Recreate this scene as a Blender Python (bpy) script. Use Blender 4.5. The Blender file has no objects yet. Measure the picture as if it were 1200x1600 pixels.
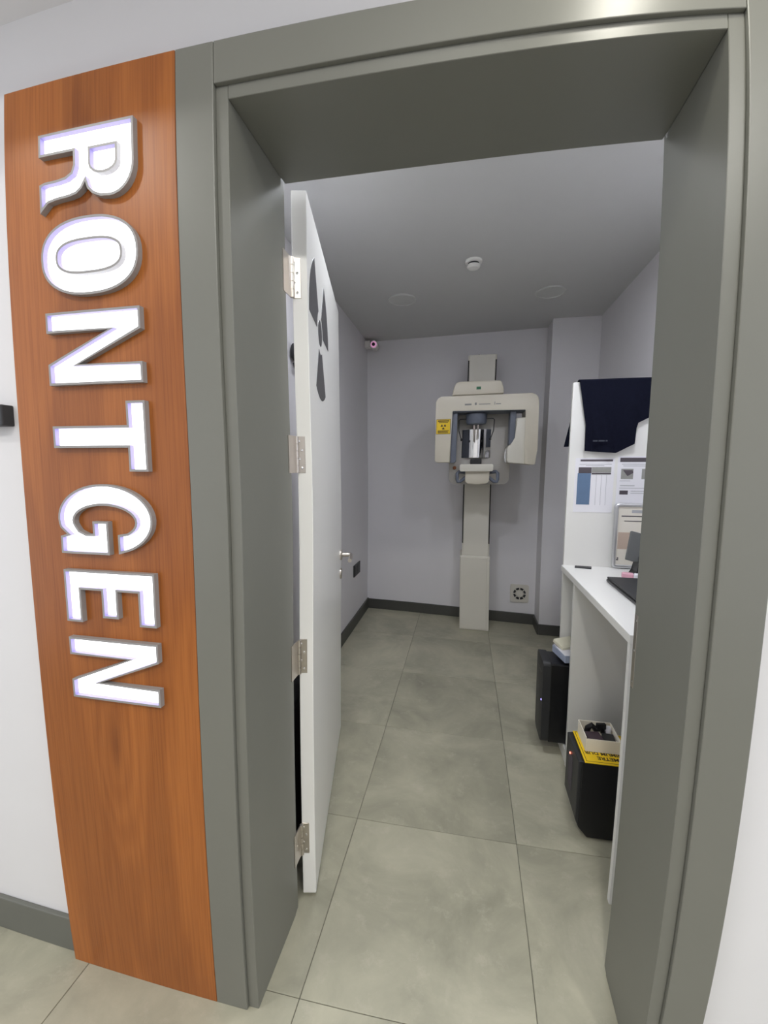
import bpy, bmesh, math, random
from mathutils import Matrix, Vector

random.seed(7)
S = bpy.context.scene
C = bpy.context.collection
PI = math.pi

# ------------------------------------------------------------------ camera
# wide phone lens with a little barrel curvature: a lens polynomial, solved from the photograph
CAM_LOC = Vector((0.5919, -0.8263, 1.3695))
CAM_ROT = (-0.1067, -0.0047, 0.1925)
F_PX, K3, K5 = 645.40, 0.4759, 0.0214
MM = 36.0 / 1600.0
cam = bpy.data.cameras.new('camera')
cam_o = bpy.data.objects.new('camera', cam)
C.objects.link(cam_o)
R = Matrix.Rotation(CAM_ROT[2], 3, 'Z') @ Matrix.Rotation(CAM_ROT[1], 3, 'Y') @ Matrix.Rotation(CAM_ROT[0], 3, 'X')
B = Matrix(((1, 0, 0), (0, 0, -1), (0, 1, 0)))
cam_o.matrix_world = Matrix.Translation(CAM_LOC) @ (R @ B).to_4x4()
LENS = 'PANO'
cam.sensor_fit = 'VERTICAL'
cam.sensor_width = 27.0
cam.sensor_height = 36.0
cam.clip_start = 0.02
if LENS == 'PANO':
    import numpy as np
    th = np.linspace(0.0, 1.05, 300)
    rr = F_PX * MM * (th + K3 * th ** 3 + K5 * th ** 5)
    k = np.linalg.lstsq(np.stack([rr, rr ** 2, rr ** 3, rr ** 4], 1), th, rcond=None)[0]
    cam.type = 'PANO'
    cc = cam
    cc.panorama_type = 'FISHEYE_LENS_POLYNOMIAL'
    cc.fisheye_fov = PI
    cc.fisheye_polynomial_k0 = 0.0
    cc.fisheye_polynomial_k1 = -float(k[0])
    cc.fisheye_polynomial_k2 = -float(k[1])
    cc.fisheye_polynomial_k3 = -float(k[2])
    cc.fisheye_polynomial_k4 = -float(k[3])
else:
    cam.lens = 682.0 * MM
S.camera = cam_o

# ------------------------------------------------------------------ world, light, exposure
W = bpy.data.worlds.new('world')
S.world = W
W.use_nodes = True
bg = W.node_tree.nodes['Background']
bg.inputs[0].default_value = (0.90, 0.92, 1.0, 1)
bg.inputs[1].default_value = 0.62
S.view_settings.view_transform = 'Standard'
S.view_settings.look = 'None'
S.view_settings.gamma = 1.0
S.view_settings.use_curve_mapping = False
S.view_settings.exposure = 1.15
LAMP = 130.0           # radiance of a lobby downlight's diffuser
NEAR_LAMP = 34.0       # the small downlight in the low bulkhead over the door
LAMP_SPOTS = [(0.45, -2.2, 3.2, 0.11), (-1.4, -1.3, 3.2, 0.08), (1.9, -2.2, 3.2, 0.11), (0.90, -0.27, 2.4, 0.055)]   # x, y, ceiling height, radius
ROOM_FILL = 57.0       # unseen lit pair added in the ceiling inside the door to brighten the room

# ------------------------------------------------------------------ materials
def srgb(r, g, b):
    f = lambda c: (c / 255 / 12.92) if c / 255 <= 0.04045 else ((c / 255 + 0.055) / 1.055) ** 2.4
    return (f(r), f(g), f(b), 1)

def nodes(m):
    m.use_nodes = True
    return m.node_tree.nodes, m.node_tree.links, m.node_tree.nodes['Principled BSDF']

def mat(name, col, rough=0.5, metal=0.0, noise=0.0, nscale=30.0, bump=0.0, spec=None, coat=0.0):
    m = bpy.data.materials.new(name)
    N, L, p = nodes(m)
    p.inputs['Roughness'].default_value = rough
    p.inputs['Metallic'].default_value = metal
    if spec is not None:
        p.inputs['Specular IOR Level'].default_value = spec
    if coat:
        p.inputs['Coat Weight'].default_value = coat
    tc = N.new('ShaderNodeTexCoord')
    nz = N.new('ShaderNodeTexNoise')
    nz.inputs['Scale'].default_value = nscale
    nz.inputs['Detail'].default_value = 4
    L.new(tc.outputs['Object'], nz.inputs['Vector'])
    mx = N.new('ShaderNodeMixRGB')
    mx.inputs[1].default_value = tuple(c * (1 - noise) for c in col[:3]) + (1,)
    mx.inputs[2].default_value = tuple(min(1, c * (1 + noise)) for c in col[:3]) + (1,)
    L.new(nz.outputs['Fac'], mx.inputs[0])
    L.new(mx.outputs[0], p.inputs['Base Color'])
    if bump:
        b = N.new('ShaderNodeBump')
        b.inputs['Strength'].default_value = bump
        b.inputs['Distance'].default_value = 0.002
        L.new(nz.outputs['Fac'], b.inputs['Height'])
        L.new(b.outputs[0], p.inputs['Normal'])
    return m

def emis(name, col, strength):
    m = bpy.data.materials.new(name)
    N, L, p = nodes(m)
    p.inputs['Base Color'].default_value = (0.8, 0.8, 0.8, 1)
    p.inputs['Emission Color'].default_value = col
    p.inputs['Emission Strength'].default_value = strength
    return m

M = {}
M['wall'] = mat('wall_paint', srgb(226, 225, 226), 0.6, noise=0.015, nscale=8, bump=0.05)
M['roomwall'] = mat('room_wall_paint', srgb(226, 224, 227), 0.6, noise=0.02, nscale=5, bump=0.05)
M['ceil'] = mat('ceiling_paint', srgb(206, 206, 205), 0.7, noise=0.015, nscale=6)
M['frame'] = mat('frame_grey_paint', srgb(117, 117, 109), 0.36, noise=0.04, nscale=6, bump=0.02)
M['skirt'] = mat('skirting_grey', srgb(104, 105, 98), 0.45, noise=0.04, nscale=10)
M['skirtdark'] = mat('skirting_charcoal', srgb(74, 74, 70), 0.45, noise=0.04, nscale=10)
M['doorwhite'] = mat('door_white_lacquer', srgb(240, 239, 234), 0.3, noise=0.01, nscale=5)
M['symbol'] = mat('symbol_grey', srgb(84, 82, 84), 0.5, noise=0.05, nscale=20)
M['steel'] = mat('brushed_steel', srgb(205, 198, 190), 0.32, 1.0, noise=0.06, nscale=60)
M['chrome'] = mat('chrome', srgb(225, 225, 225), 0.08, 1.0)
M['alu'] = mat('aluminium', srgb(212, 212, 214), 0.36, 1.0, noise=0.03)
M['cream'] = mat('machine_cream', srgb(214, 207, 190), 0.38, noise=0.02, nscale=6)
M['creamlight'] = mat('machine_light_panel', srgb(222, 218, 206), 0.38, noise=0.02, nscale=6)
M['creamgrey'] = mat('machine_warm_grey', srgb(188, 184, 178), 0.4, noise=0.02, nscale=6)
M['bluegrey'] = mat('machine_blue_grey', srgb(104, 110, 124), 0.42, noise=0.04, nscale=12)
M['black'] = mat('black_plastic', srgb(22, 22, 25), 0.35, noise=0.1, nscale=20)
M['softblack'] = mat('dark_plastic', srgb(44, 45, 47), 0.5, noise=0.1, nscale=20)
M['slot'] = mat('slot_dark', srgb(50, 48, 46), 0.6, noise=0.1)
M['cloth'] = mat('navy_cloth', srgb(17, 19, 33), 0.95, noise=0.25, nscale=90, bump=0.5, spec=0.1)
M['clothprint'] = mat('cloth_print', srgb(66, 70, 80), 0.9, noise=0.3, nscale=200)
M['white'] = mat('white_laminate', srgb(232, 231, 227), 0.35, noise=0.01, nscale=5)
M['paper'] = mat('paper', srgb(232, 231, 236), 0.8, noise=0.01)
M['ink'] = mat('ink_grey', srgb(84, 78, 84), 0.8, noise=0.1, nscale=80)
M['inklight'] = mat('ink_light', srgb(182, 182, 186), 0.8, noise=0.05, nscale=80)
M['inkmid'] = mat('ink_mid', srgb(150, 150, 146), 0.8, noise=0.1, nscale=60)
M['inkblue'] = mat('ink_blue', srgb(96, 120, 150), 0.75, noise=0.12, nscale=25)
M['beige'] = mat('print_beige', srgb(196, 176, 160), 0.8, noise=0.05)
M['yellow'] = mat('sign_yellow', srgb(238, 200, 20), 0.45, noise=0.03)
M['signink'] = mat('sign_ink', srgb(60, 42, 14), 0.6)
M['carton'] = mat('carton_white', srgb(240, 233, 217), 0.7, noise=0.03)
M['offwhite'] = mat('poster_paper', srgb(232, 226, 214), 0.7, noise=0.02)
M['tabletgrey'] = mat('tablet_grey', srgb(96, 98, 97), 0.3, noise=0.1, nscale=8)
M['pale'] = mat('pale_card', srgb(226, 222, 200), 0.7, noise=0.05)
M['pack'] = mat('blue_white_packet', srgb(170, 180, 204), 0.4, noise=0.25, nscale=22)
M['plum'] = mat('plum_plastic', srgb(74, 60, 68), 0.45, noise=0.15)
M['pink'] = mat('pink_plastic', srgb(226, 170, 186), 0.5, noise=0.05)
M['orange'] = mat('button_amber', srgb(150, 84, 40), 0.4)
M['green'] = mat('logo_green', srgb(40, 110, 76), 0.5)
M['lamp_off'] = mat('lamp_diffuser_off', srgb(206, 207, 204), 0.5, noise=0.01)
M['fanlight'] = mat('socket_plastic', srgb(214, 210, 200), 0.4, noise=0.02)
M['rim'] = mat('letter_return_grey', srgb(150, 147, 145), 0.4, 0.0, noise=0.05)
M['inner'] = mat('letter_inner_glow_tint', srgb(150, 140, 190), 0.5, noise=0.03)  # lavender puts the LED glow on the inner walls into their colour
M['lit'] = emis('letter_lit_face', (0.93, 0.96, 1.0, 1), 1.35)
M['ledblue'] = emis('led_blue', (0.25, 0.2, 1.0, 1), 3.0)
M['ledred'] = emis('led_red', (1.0, 0.15, 0.08, 1), 3.0)
M['ledpink'] = emis('led_pink', (0.85, 0.25, 0.6, 1), 0.22)
M['roomfill'] = emis('room_fill_diffuser', (0.90, 0.93, 1.0, 1), ROOM_FILL)
M['lamp'] = emis('lamp_diffuser', (1.0, 0.985, 0.94, 1), LAMP)
M['nearlamp'] = emis('near_lamp_diffuser', (1.0, 0.97, 0.86, 1), NEAR_LAMP)

def wood():
    m = bpy.data.materials.new('cherry_wood_veneer')
    N, L, p = nodes(m)
    p.inputs['Roughness'].default_value = 0.36
    p.inputs['Specular IOR Level'].default_value = 0.4
    tc = N.new('ShaderNodeTexCoord')
    mp = N.new('ShaderNodeMapping'); mp.inputs['Scale'].default_value = (1.0, 1.0, 0.13)
    L.new(tc.outputs['Object'], mp.inputs[0])
    big = N.new('ShaderNodeTexNoise'); big.inputs['Scale'].default_value = 5.5; big.inputs['Detail'].default_value = 3; big.inputs['Distortion'].default_value = 0.35
    L.new(mp.outputs[0], big.inputs['Vector'])
    # growth rings: contour lines of the large noise give the cathedral figure
    mu = N.new('ShaderNodeMath'); mu.operation = 'MULTIPLY'; mu.inputs[1].default_value = 44.0
    # a knot low on the panel: the rings bend around it and its heart is dark
    km = N.new('ShaderNodeMapping'); km.inputs['Location'].default_value = (0.012 / 0.026, 0.0, -0.69 / 0.11); km.inputs['Scale'].default_value = (1 / 0.026, 0.0, 1 / 0.11)
    L.new(tc.outputs['Object'], km.inputs[0])
    kl = N.new('ShaderNodeVectorMath'); kl.operation = 'LENGTH'; L.new(km.outputs[0], kl.inputs[0])
    kf = N.new('ShaderNodeMapRange'); kf.interpolation_type = 'SMOOTHSTEP'; kf.inputs[1].default_value = 0.0; kf.inputs[2].default_value = 3.6; kf.inputs[3].default_value = 0.34; kf.inputs[4].default_value = 0.0
    L.new(kl.outputs['Value'], kf.inputs[0])
    ka = N.new('ShaderNodeMath'); L.new(big.outputs['Fac'], ka.inputs[0]); L.new(kf.outputs[0], ka.inputs[1])
    L.new(ka.outputs[0], mu.inputs[0])
    sn = N.new('ShaderNodeMath'); sn.operation = 'SINE'; L.new(mu.outputs[0], sn.inputs[0])
    ring = N.new('ShaderNodeMapRange'); ring.inputs[1].default_value = -1; ring.inputs[2].default_value = 1
    L.new(sn.outputs[0], ring.inputs[0])
    mp2 = N.new('ShaderNodeMapping'); mp2.inputs['Scale'].default_value = (260.0, 260.0, 4.5)
    L.new(tc.outputs['Object'], mp2.inputs[0])
    fine = N.new('ShaderNodeTexNoise'); fine.inputs['Scale'].default_value = 1.0; fine.inputs['Detail'].default_value = 6
    L.new(mp2.outputs[0], fine.inputs['Vector'])
    cr = N.new('ShaderNodeValToRGB')
    cr.color_ramp.elements[0].position = 0.28; cr.color_ramp.elements[0].color = srgb(138, 78, 32)
    cr.color_ramp.elements[1].position = 0.72; cr.color_ramp.elements[1].color = srgb(186, 113, 52)
    L.new(big.outputs['Fac'], cr.inputs[0])
    m1 = N.new('ShaderNodeMixRGB'); m1.blend_type = 'MULTIPLY'; m1.inputs[2].default_value = (0.80, 0.74, 0.68, 1)
    mf = N.new('ShaderNodeMath'); mf.operation = 'MULTIPLY'; mf.inputs[1].default_value = 0.55
    L.new(ring.outputs[0], mf.inputs[0]); L.new(mf.outputs[0], m1.inputs[0]); L.new(cr.outputs[0], m1.inputs[1])
    m2 = N.new('ShaderNodeMixRGB'); m2.blend_type = 'MULTIPLY'; m2.inputs[2].default_value = (0.66, 0.58, 0.5, 1)
    fr = N.new('ShaderNodeMapRange'); fr.inputs[1].default_value = 0.42; fr.inputs[2].default_value = 0.75
    fr.inputs[3].default_value = 0.0; fr.inputs[4].default_value = 0.75
    L.new(fine.outputs['Fac'], fr.inputs[0]); L.new(fr.outputs[0], m2.inputs[0]); L.new(m1.outputs[0], m2.inputs[1])
    m3 = N.new('ShaderNodeMixRGB'); m3.blend_type = 'MULTIPLY'; m3.inputs[2].default_value = (0.50, 0.42, 0.36, 1)
    kh = N.new('ShaderNodeMapRange'); kh.interpolation_type = 'SMOOTHSTEP'; kh.inputs[1].default_value = 0.0; kh.inputs[2].default_value = 1.0; kh.inputs[3].default_value = 0.75; kh.inputs[4].default_value = 0.0
    L.new(kl.outputs['Value'], kh.inputs[0]); L.new(kh.outputs[0], m3.inputs[0]); L.new(m2.outputs[0], m3.inputs[1])
    L.new(m3.outputs[0], p.inputs['Base Color'])
    b = N.new('ShaderNodeBump'); b.inputs['Strength'].default_value = 0.05; b.inputs['Distance'].default_value = 0.001
    L.new(fine.outputs['Fac'], b.inputs['Height']); L.new(b.outputs[0], p.inputs['Normal'])
    return m
M['wood'] = wood()

def tile_mat():
    m = bpy.data.materials.new('concrete_look_tile')
    N, L, p = nodes(m)
    g = N.new('ShaderNodeNewGeometry')
    oi = N.new('ShaderNodeObjectInfo')
    off = N.new('ShaderNodeVectorMath'); off.operation = 'SCALE'; off.inputs['Scale'].default_value = 17.0
    cx = N.new('ShaderNodeCombineXYZ'); L.new(oi.outputs['Random'], cx.inputs[0]); L.new(oi.outputs['Random'], cx.inputs[1])
    L.new(cx.outputs[0], off.inputs[0])
    ad = N.new('ShaderNodeVectorMath'); L.new(g.outputs['Position'], ad.inputs[0]); L.new(off.outputs[0], ad.inputs[1])
    a = N.new('ShaderNodeTexNoise'); a.inputs['Scale'].default_value = 3.2; a.inputs['Detail'].default_value = 7; a.inputs['Roughness'].default_value = 0.62; a.inputs['Distortion'].default_value = 0.5
    L.new(ad.outputs[0], a.inputs['Vector'])
    f = N.new('ShaderNodeTexNoise'); f.inputs['Scale'].default_value = 16; f.inputs['Detail'].default_value = 6; f.inputs['Roughness'].default_value = 0.7
    L.new(ad.outputs[0], f.inputs['Vector'])
    cr = N.new('ShaderNodeValToRGB')
    cr.color_ramp.elements[0].position = 0.30; cr.color_ramp.elements[0].color = srgb(147, 145, 127)
    cr.color_ramp.elements[1].position = 0.72; cr.color_ramp.elements[1].color = srgb(189, 185, 163)
    L.new(a.outputs['Fac'], cr.inputs[0])
    m1 = N.new('ShaderNodeMixRGB'); m1.blend_type = 'MIX'; m1.inputs[2].default_value = srgb(196, 190, 172)
    mr = N.new('ShaderNodeMapRange'); mr.inputs[1].default_value = 0.55; mr.inputs[2].default_value = 0.75; mr.inputs[4].default_value = 0.5
    L.new(f.outputs['Fac'], mr.inputs[0]); L.new(mr.outputs[0], m1.inputs[0]); L.new(cr.outputs[0], m1.inputs[1])
    hs = N.new('ShaderNodeHueSaturation')
    vr = N.new('ShaderNodeMapRange'); vr.inputs[3].default_value = 0.90; vr.inputs[4].default_value = 1.06
    L.new(oi.outputs['Random'], vr.inputs[0]); L.new(vr.outputs[0], hs.inputs['Value'])
    L.new(m1.outputs[0], hs.inputs['Color']); L.new(hs.outputs[0], p.inputs['Base Color'])
    ro = N.new('ShaderNodeMapRange'); ro.inputs[3].default_value = 0.38; ro.inputs[4].default_value = 0.6
    L.new(a.outputs['Fac'], ro.inputs[0]); L.new(ro.outputs[0], p.inputs['Roughness'])
    b = N.new('ShaderNodeBump'); b.inputs['Strength'].default_value = 0.06; b.inputs['Distance'].default_value = 0.002
    L.new(f.outputs['Fac'], b.inputs['Height']); L.new(b.outputs[0], p.inputs['Normal'])
    return m
M['tile'] = tile_mat()
M['grout'] = mat('grout', srgb(112, 110, 100), 0.9, noise=0.05)

# ------------------------------------------------------------------ helpers
WM = {}                                  # world matrix of every object made here

def meta(o, label=None, cat=None, group=None, kind=None):
    if label: o['label'] = label
    if cat: o['category'] = cat
    if group: o['group'] = group
    if kind: o['kind'] = kind
    return o

def thing(name, loc, label, cat, rz=0.0, group=None, kind=None):
    o = bpy.data.objects.new(name, None)
    o.empty_display_size = 0.05
    C.objects.link(o)
    m = Matrix.Translation(loc) @ Matrix.Rotation(rz, 4, 'Z')
    o.matrix_world = m
    WM[o.name] = m
    return meta(o, label, cat, group, kind)

def obj(name, bm, material, parent=None, local=False, smooth=False, label=None):
    """bm in world space (or in the parent's space when local) -> one object whose origin is its base centre"""
    bmesh.ops.recalc_face_normals(bm, faces=bm.faces)
    if parent is not None and not local:
        bm.transform(WM[parent.name].inverted())
    lo = [min(v.co[i] for v in bm.verts) for i in range(3)]
    hi = [max(v.co[i] for v in bm.verts) for i in range(3)]
    c = Vector(((lo[0] + hi[0]) / 2, (lo[1] + hi[1]) / 2, lo[2]))
    bmesh.ops.translate(bm, verts=bm.verts, vec=-c)
    me = bpy.data.meshes.new(name)
    bm.to_mesh(me); bm.free()
    mats = material if isinstance(material, (list, tuple)) else [material]
    for x in mats: me.materials.append(M[x])
    if smooth:
        for p_ in me.polygons: p_.use_smooth = True
        try: me.set_sharp_from_angle(angle=math.radians(38))
        except Exception: pass
    o = bpy.data.objects.new(name, me)
    C.objects.link(o)
    o.location = c
    if parent is not None: o.parent = parent
    WM[o.name] = (WM[parent.name] if parent is not None else Matrix()) @ Matrix.Translation(c)
    if label: o['label'] = label
    return o

def struct(o, label=None, cat=None):
    o['kind'] = 'structure'
    return meta(o, label, cat)

def bevel(bm, w, seg=2, edges=None):
    if w > 0:
        bmesh.ops.bevel(bm, geom=list(edges if edges is not None else bm.edges), offset=w, segments=seg, affect='EDGES', profile=0.5, clamp_overlap=True)
    return bm

def add_box(bm, x0, x1, y0, y1, z0, z1):
    v = [bm.verts.new((x, y, z)) for z in (z0, z1) for x, y in ((x0, y0), (x1, y0), (x1, y1), (x0, y1))]
    for f in ((0, 3, 2, 1), (4, 5, 6, 7), (0, 1, 5, 4), (1, 2, 6, 5), (2, 3, 7, 6), (3, 0, 4, 7)):
        bm.faces.new([v[i] for i in f])
    return bm

def box(x0, x1, y0, y1, z0, z1, bv=0.0, seg=2):
    return bevel(add_box(bmesh.new(), x0, x1, y0, y1, z0, z1), bv, seg)

def prism(poly, axis, a0, a1, bv=0.0, seg=2, bm=None):
    """polygon in the plane across axis ('Y': (x,z), 'X': (y,z), 'Z': (x,y)) pushed from a0 to a1"""
    own = bm is None
    bm = bm or bmesh.new()
    def P(p, a):
        return {'Y': (p[0], a, p[1]), 'X': (a, p[0], p[1]), 'Z': (p[0], p[1], a)}[axis]
    A = [bm.verts.new(P(p, a0)) for p in poly]
    Bv = [bm.verts.new(P(p, a1)) for p in poly]
    n = len(poly)
    bm.faces.new(A); bm.faces.new(Bv[::-1])
    for i in range(n):
        bm.faces.new((A[i], A[(i + 1) % n], Bv[(i + 1) % n], Bv[i]))
    if own and bv: bevel(bm, bv, seg)
    return bm

def cyl(c, r0, r1, axis, a0, a1, n=24, bm=None):
    """cylinder or cone: c = the two coordinates across the axis"""
    bm = bm or bmesh.new()
    def P(u, v, a):
        return {'Y': (c[0] + u, a, c[1] + v), 'X': (a, c[0] + u, c[1] + v), 'Z': (c[0] + u, c[1] + v, a)}[axis]
    A = []; Bv = []
    for i in range(n):
        t = 2 * PI * i / n
        A.append(bm.verts.new(P(r0 * math.cos(t), r0 * math.sin(t), a0)))
        Bv.append(bm.verts.new(P(r1 * math.cos(t), r1 * math.sin(t), a1)))
    bm.faces.new(A); bm.faces.new(Bv[::-1])
    for i in range(n): bm.faces.new((A[i], A[(i + 1) % n], Bv[(i + 1) % n], Bv[i]))
    return bm

def lathe(c, prof, axis='Z', n=32):
    bm = bmesh.new(); rings = []
    for r, a in prof:
        ring = []
        for i in range(n):
            t = 2 * PI * i / n
            u, v = max(r, 1e-4) * math.cos(t), max(r, 1e-4) * math.sin(t)
            ring.append(bm.verts.new({'Z': (c[0] + u, c[1] + v, a), 'Y': (c[0] + u, a, c[1] + v), 'X': (a, c[0] + u, c[1] + v)}[axis]))
        rings.append(ring)
    for q in range(len(rings) - 1):
        for i in range(n):
            bm.faces.new((rings[q][i], rings[q][(i + 1) % n], rings[q + 1][(i + 1) % n], rings[q + 1][i]))
    bm.faces.new(rings[0]); bm.faces.new(rings[-1][::-1])
    return bm

def tube(pts, r, n=10, bm=None, closed=False):
    bm = bm or bmesh.new()
    pts = [Vector(p) for p in pts]; rings = []
    N_ = len(pts); prev = None
    for i, p in enumerate(pts):
        a = pts[(i - 1) % N_] if (closed or i > 0) else p
        b = pts[(i + 1) % N_] if (closed or i < N_ - 1) else p
        t = (b - a).normalized()
        if prev is None:
            up = Vector((0, 0, 1)) if abs(t.z) < 0.9 else Vector((1, 0, 0))
        else: up = prev
        s = t.cross(up).normalized(); u = s.cross(t).normalized(); prev = u
        rings.append([bm.verts.new(p + (s * math.cos(2 * PI * k / n) + u * math.sin(2 * PI * k / n)) * r) for k in range(n)])
    m = N_ if closed else N_ - 1
    for i in range(m):
        q, w = rings[i], rings[(i + 1) % N_]
        for k in range(n): bm.faces.new((q[k], q[(k + 1) % n], w[(k + 1) % n], w[k]))
    if not closed:
        bm.faces.new(rings[0][::-1]); bm.faces.new(rings[-1])
    return bm

def arc(cx, cy, rx, ry, a0, a1, n):
    return [(cx + rx * math.cos(math.radians(a0 + (a1 - a0) * i / n)), cy + ry * math.sin(math.radians(a0 + (a1 - a0) * i / n))) for i in range(n + 1)]

def rrect(x0, x1, z0, z1, r, n=5):
    r4 = r if isinstance(r, (list, tuple)) else (r,) * 4      # bl, br, tr, tl
    out = []
    for (cx, cz, q, a) in ((x0 + r4[0], z0 + r4[0], r4[0], 180), (x1 - r4[1], z0 + r4[1], r4[1], 270), (x1 - r4[2], z1 - r4[2], r4[2], 0), (x0 + r4[3], z1 - r4[3], r4[3], 90)):
        out += arc(cx, cz, q, q, a, a + 90, n) if q > 0 else [(cx, cz)]
    return out

def text_bm(s, size, mtx, depth=0.0004, fat=0.0):
    cu = bpy.data.curves.new('t', 'FONT')
    cu.body = s; cu.size = size; cu.extrude = depth; cu.offset = fat; cu.resolution_u = 2
    o = bpy.data.objects.new('t', cu); C.objects.link(o)
    dg = bpy.context.evaluated_depsgraph_get(); dg.update()
    me = bpy.data.meshes.new_from_object(o.evaluated_get(dg))
    bm = bmesh.new(); bm.from_mesh(me)
    bpy.data.objects.remove(o); bpy.data.curves.remove(cu); bpy.data.meshes.remove(me)
    bm.transform(mtx)
    return bm

# ------------------------------------------------------------------ dimensions (metres); door wall lies in the XZ plane
H_FRAME = 2.20
CW, CT, CR = 0.0849, 0.0822, 0.0817
OP0, OP1, OPZ = 0.1116, 1.0017, 2.0911     # clear opening
JX0, JX1, JZ = 0.0849, 1.0284, 2.1178      # inner edge of the casing
WALLF, WALLB = 0.030, 0.281
DB = 0.258                                 # start of the rebate
XL, XR = -0.32, 1.55
CEIL_R, CEIL_C, CEIL_L = 2.495, 2.40, 3.20
def yback(x): return 3.035 - 0.06 * (x + 0.32)

# ------------------------------------------------------------------ structure
fl = struct(obj('floor', box(-2.6, 3.2, -4.0, 3.25, -0.06, -0.003), 'grout'), 'olive grey concrete-look tiled floor running through the doorway', 'floor')
TX, TY, TS = 0.2035, 0.0545, 0.6
tile_me = None
for ix in range(-4, 5):
    for iy in range(-3, 6):
        x0, y0 = TX + ix * TS, TY + iy * TS
        if iy >= 1 and (x0 > 1.4 or x0 + TS < -0.4): continue
        if y0 > 3.1: continue
        if tile_me is None:
            t = obj('floor_tile', box(x0 + .001, x0 + TS - .001, y0 + .001, y0 + TS - .001, -0.012, 0.0, 0.0012, 1), 'tile', fl)
            tile_me = t.data
        else:
            t = bpy.data.objects.new('floor_tile', tile_me); C.objects.link(t); t.parent = fl
            t.location = Vector((x0 + TS / 2, y0 + TS / 2, -0.012)) - WM[fl.name].translation

bm = bmesh.new()
add_box(bm, -2.6, 0.086, WALLF, WALLB - .004, 0, 2.6)
add_box(bm, 1.0272, 3.2, WALLF, WALLB - .004, 0, 2.6)
add_box(bm, 0.086, 1.0272, WALLF, WALLB - .004, 2.1165, 2.6)
struct(obj('wall_front', bm, 'wall'), 'white painted corridor wall around the doorway', 'wall')
struct(obj('wall_left', box(XL - .12, XL, WALLB, 3.2, 0, 2.6), 'roomwall'), 'white side wall of the x-ray room behind the open door', 'wall')
struct(obj('wall_right', box(XR, XR + .12, WALLB, 3.2, 0, 2.6), 'roomwall'), 'white side wall of the x-ray room behind the desk', 'wall')
struct(obj('wall_back', prism([(XL - .1, yback(XL - .1)), (XR + .1, yback(XR + .1)), (XR + .1, 3.25), (XL - .1, 3.25)], 'Z', 0, 2.6), 'roomwall'), 'white back wall behind the x-ray machine', 'wall')
struct(obj('wall_pillar', box(1.205, XR, 2.725, 2.99, 0, CEIL_R, 0.002, 1), 'roomwall'), 'white boxed pillar in the far corner right of the x-ray machine', 'pillar')
struct(obj('ceiling', box(XL - .1, XR + .1, WALLB - .02, 3.25, CEIL_R, CEIL_R + .08), 'ceil'), 'plain white ceiling of the x-ray room', 'ceiling')
struct(obj('ceiling_corridor', box(-2.6, 3.2, -0.38, WALLF, CEIL_C, CEIL_L), 'wall'), 'white lowered ceiling over the doorway at the top left', 'ceiling')
struct(obj('ceiling_lobby', box(-2.6, 3.2, -4.0, -0.38, CEIL_L, CEIL_L + .08), 'ceil'), 'white higher lobby ceiling behind the viewer', 'ceiling')
struct(obj('wall_opposite', box(-2.6, 3.2, -4.12, -4.0, 0, CEIL_L), 'wall'), 'white lobby wall facing the doorway', 'wall')

struct(obj('baseboard_corridor', box(-2.6, -0.4425, 0.016, WALLF, 0, 0.112, 0.003, 2), 'skirt'), 'grey skirting board left of the wood sign', 'baseboard')
struct(obj('baseboard_left', box(XL, XL + .014, WALLB, yback(XL), 0, 0.098, 0.003, 2), 'skirtdark'), 'charcoal skirting along the left wall of the room', 'baseboard')
struct(obj('baseboard_back', prism([(XL + .014, yback(XL + .014) - .014), (1.205, yback(1.205) - .014), (1.205, yback(1.205)), (XL + .014, yback(XL + .014))], 'Z', 0, 0.092, 0.003), 'skirtdark'), 'charcoal skirting along the back wall', 'baseboard')
bm = box(1.191, 1.205, 2.711, yback(1.2) - .016, 0, 0.085, 0.002)
add_box(bm, 1.2052, XR, 2.711, 2.725, 0, 0.085)
struct(obj('baseboard_pillar', bm, 'skirtdark'), 'charcoal skirting around the foot of the pillar', 'baseboard')

# door frame: two stiles and a head of casing, a recessed lining with a rebate for the door
fr = thing('trim_1', (0.557, 0.15, 0), 'wide olive grey door frame around the open doorway', 'door frame', kind='structure')
obj('casing', box(0.0, JX0, 0.0, WALLF + .002, 0, H_FRAME, 0.002), 'frame', fr)
obj('casing', box(JX1, JX1 + CR, 0.0, WALLF + .002, 0, H_FRAME, 0.002), 'frame', fr)
obj('casing', box(JX0 + .0006, JX1 - .0006, 0.0, WALLF + .002, JZ, H_FRAME, 0.002), 'frame', fr)
JF = 0.0095
def jamb(x_in, x_out, x_reb):
    return prism([(x_out, JF), (x_in, JF), (x_in, DB), (x_reb, DB), (x_reb, WALLB + .003), (x_out, WALLB + .003)], 'Z', 0, JZ, 0.0012, 1)
obj('jamb', jamb(OP0, JX0, OP0 - .003), 'frame', fr)
rj = obj('jamb', jamb(OP1, JX1, OP1 + .003), 'frame', fr)
obj('head_lining', prism([(JF, JZ), (JF, OPZ), (DB, OPZ), (DB, OPZ + .003), (WALLB + .003, OPZ + .003), (WALLB + .003, JZ)], 'X', OP0 + .0004, OP1 - .0004, 0.001, 1), 'frame', fr)
sp = obj('strike_plate', box(OP1 + .0016, OP1 + .0034, .262, .281, 0.83, 1.015, 0.0006, 1), 'steel', rj)
for z in (0.845, 0.925, 1.0):
    obj('screw', lathe((.2715, z), [(.0036, OP1 + .0018), (.0036, OP1 + .0010), (.0018, OP1 + .0005)], 'X', 10), 'chrome', sp)

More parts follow.
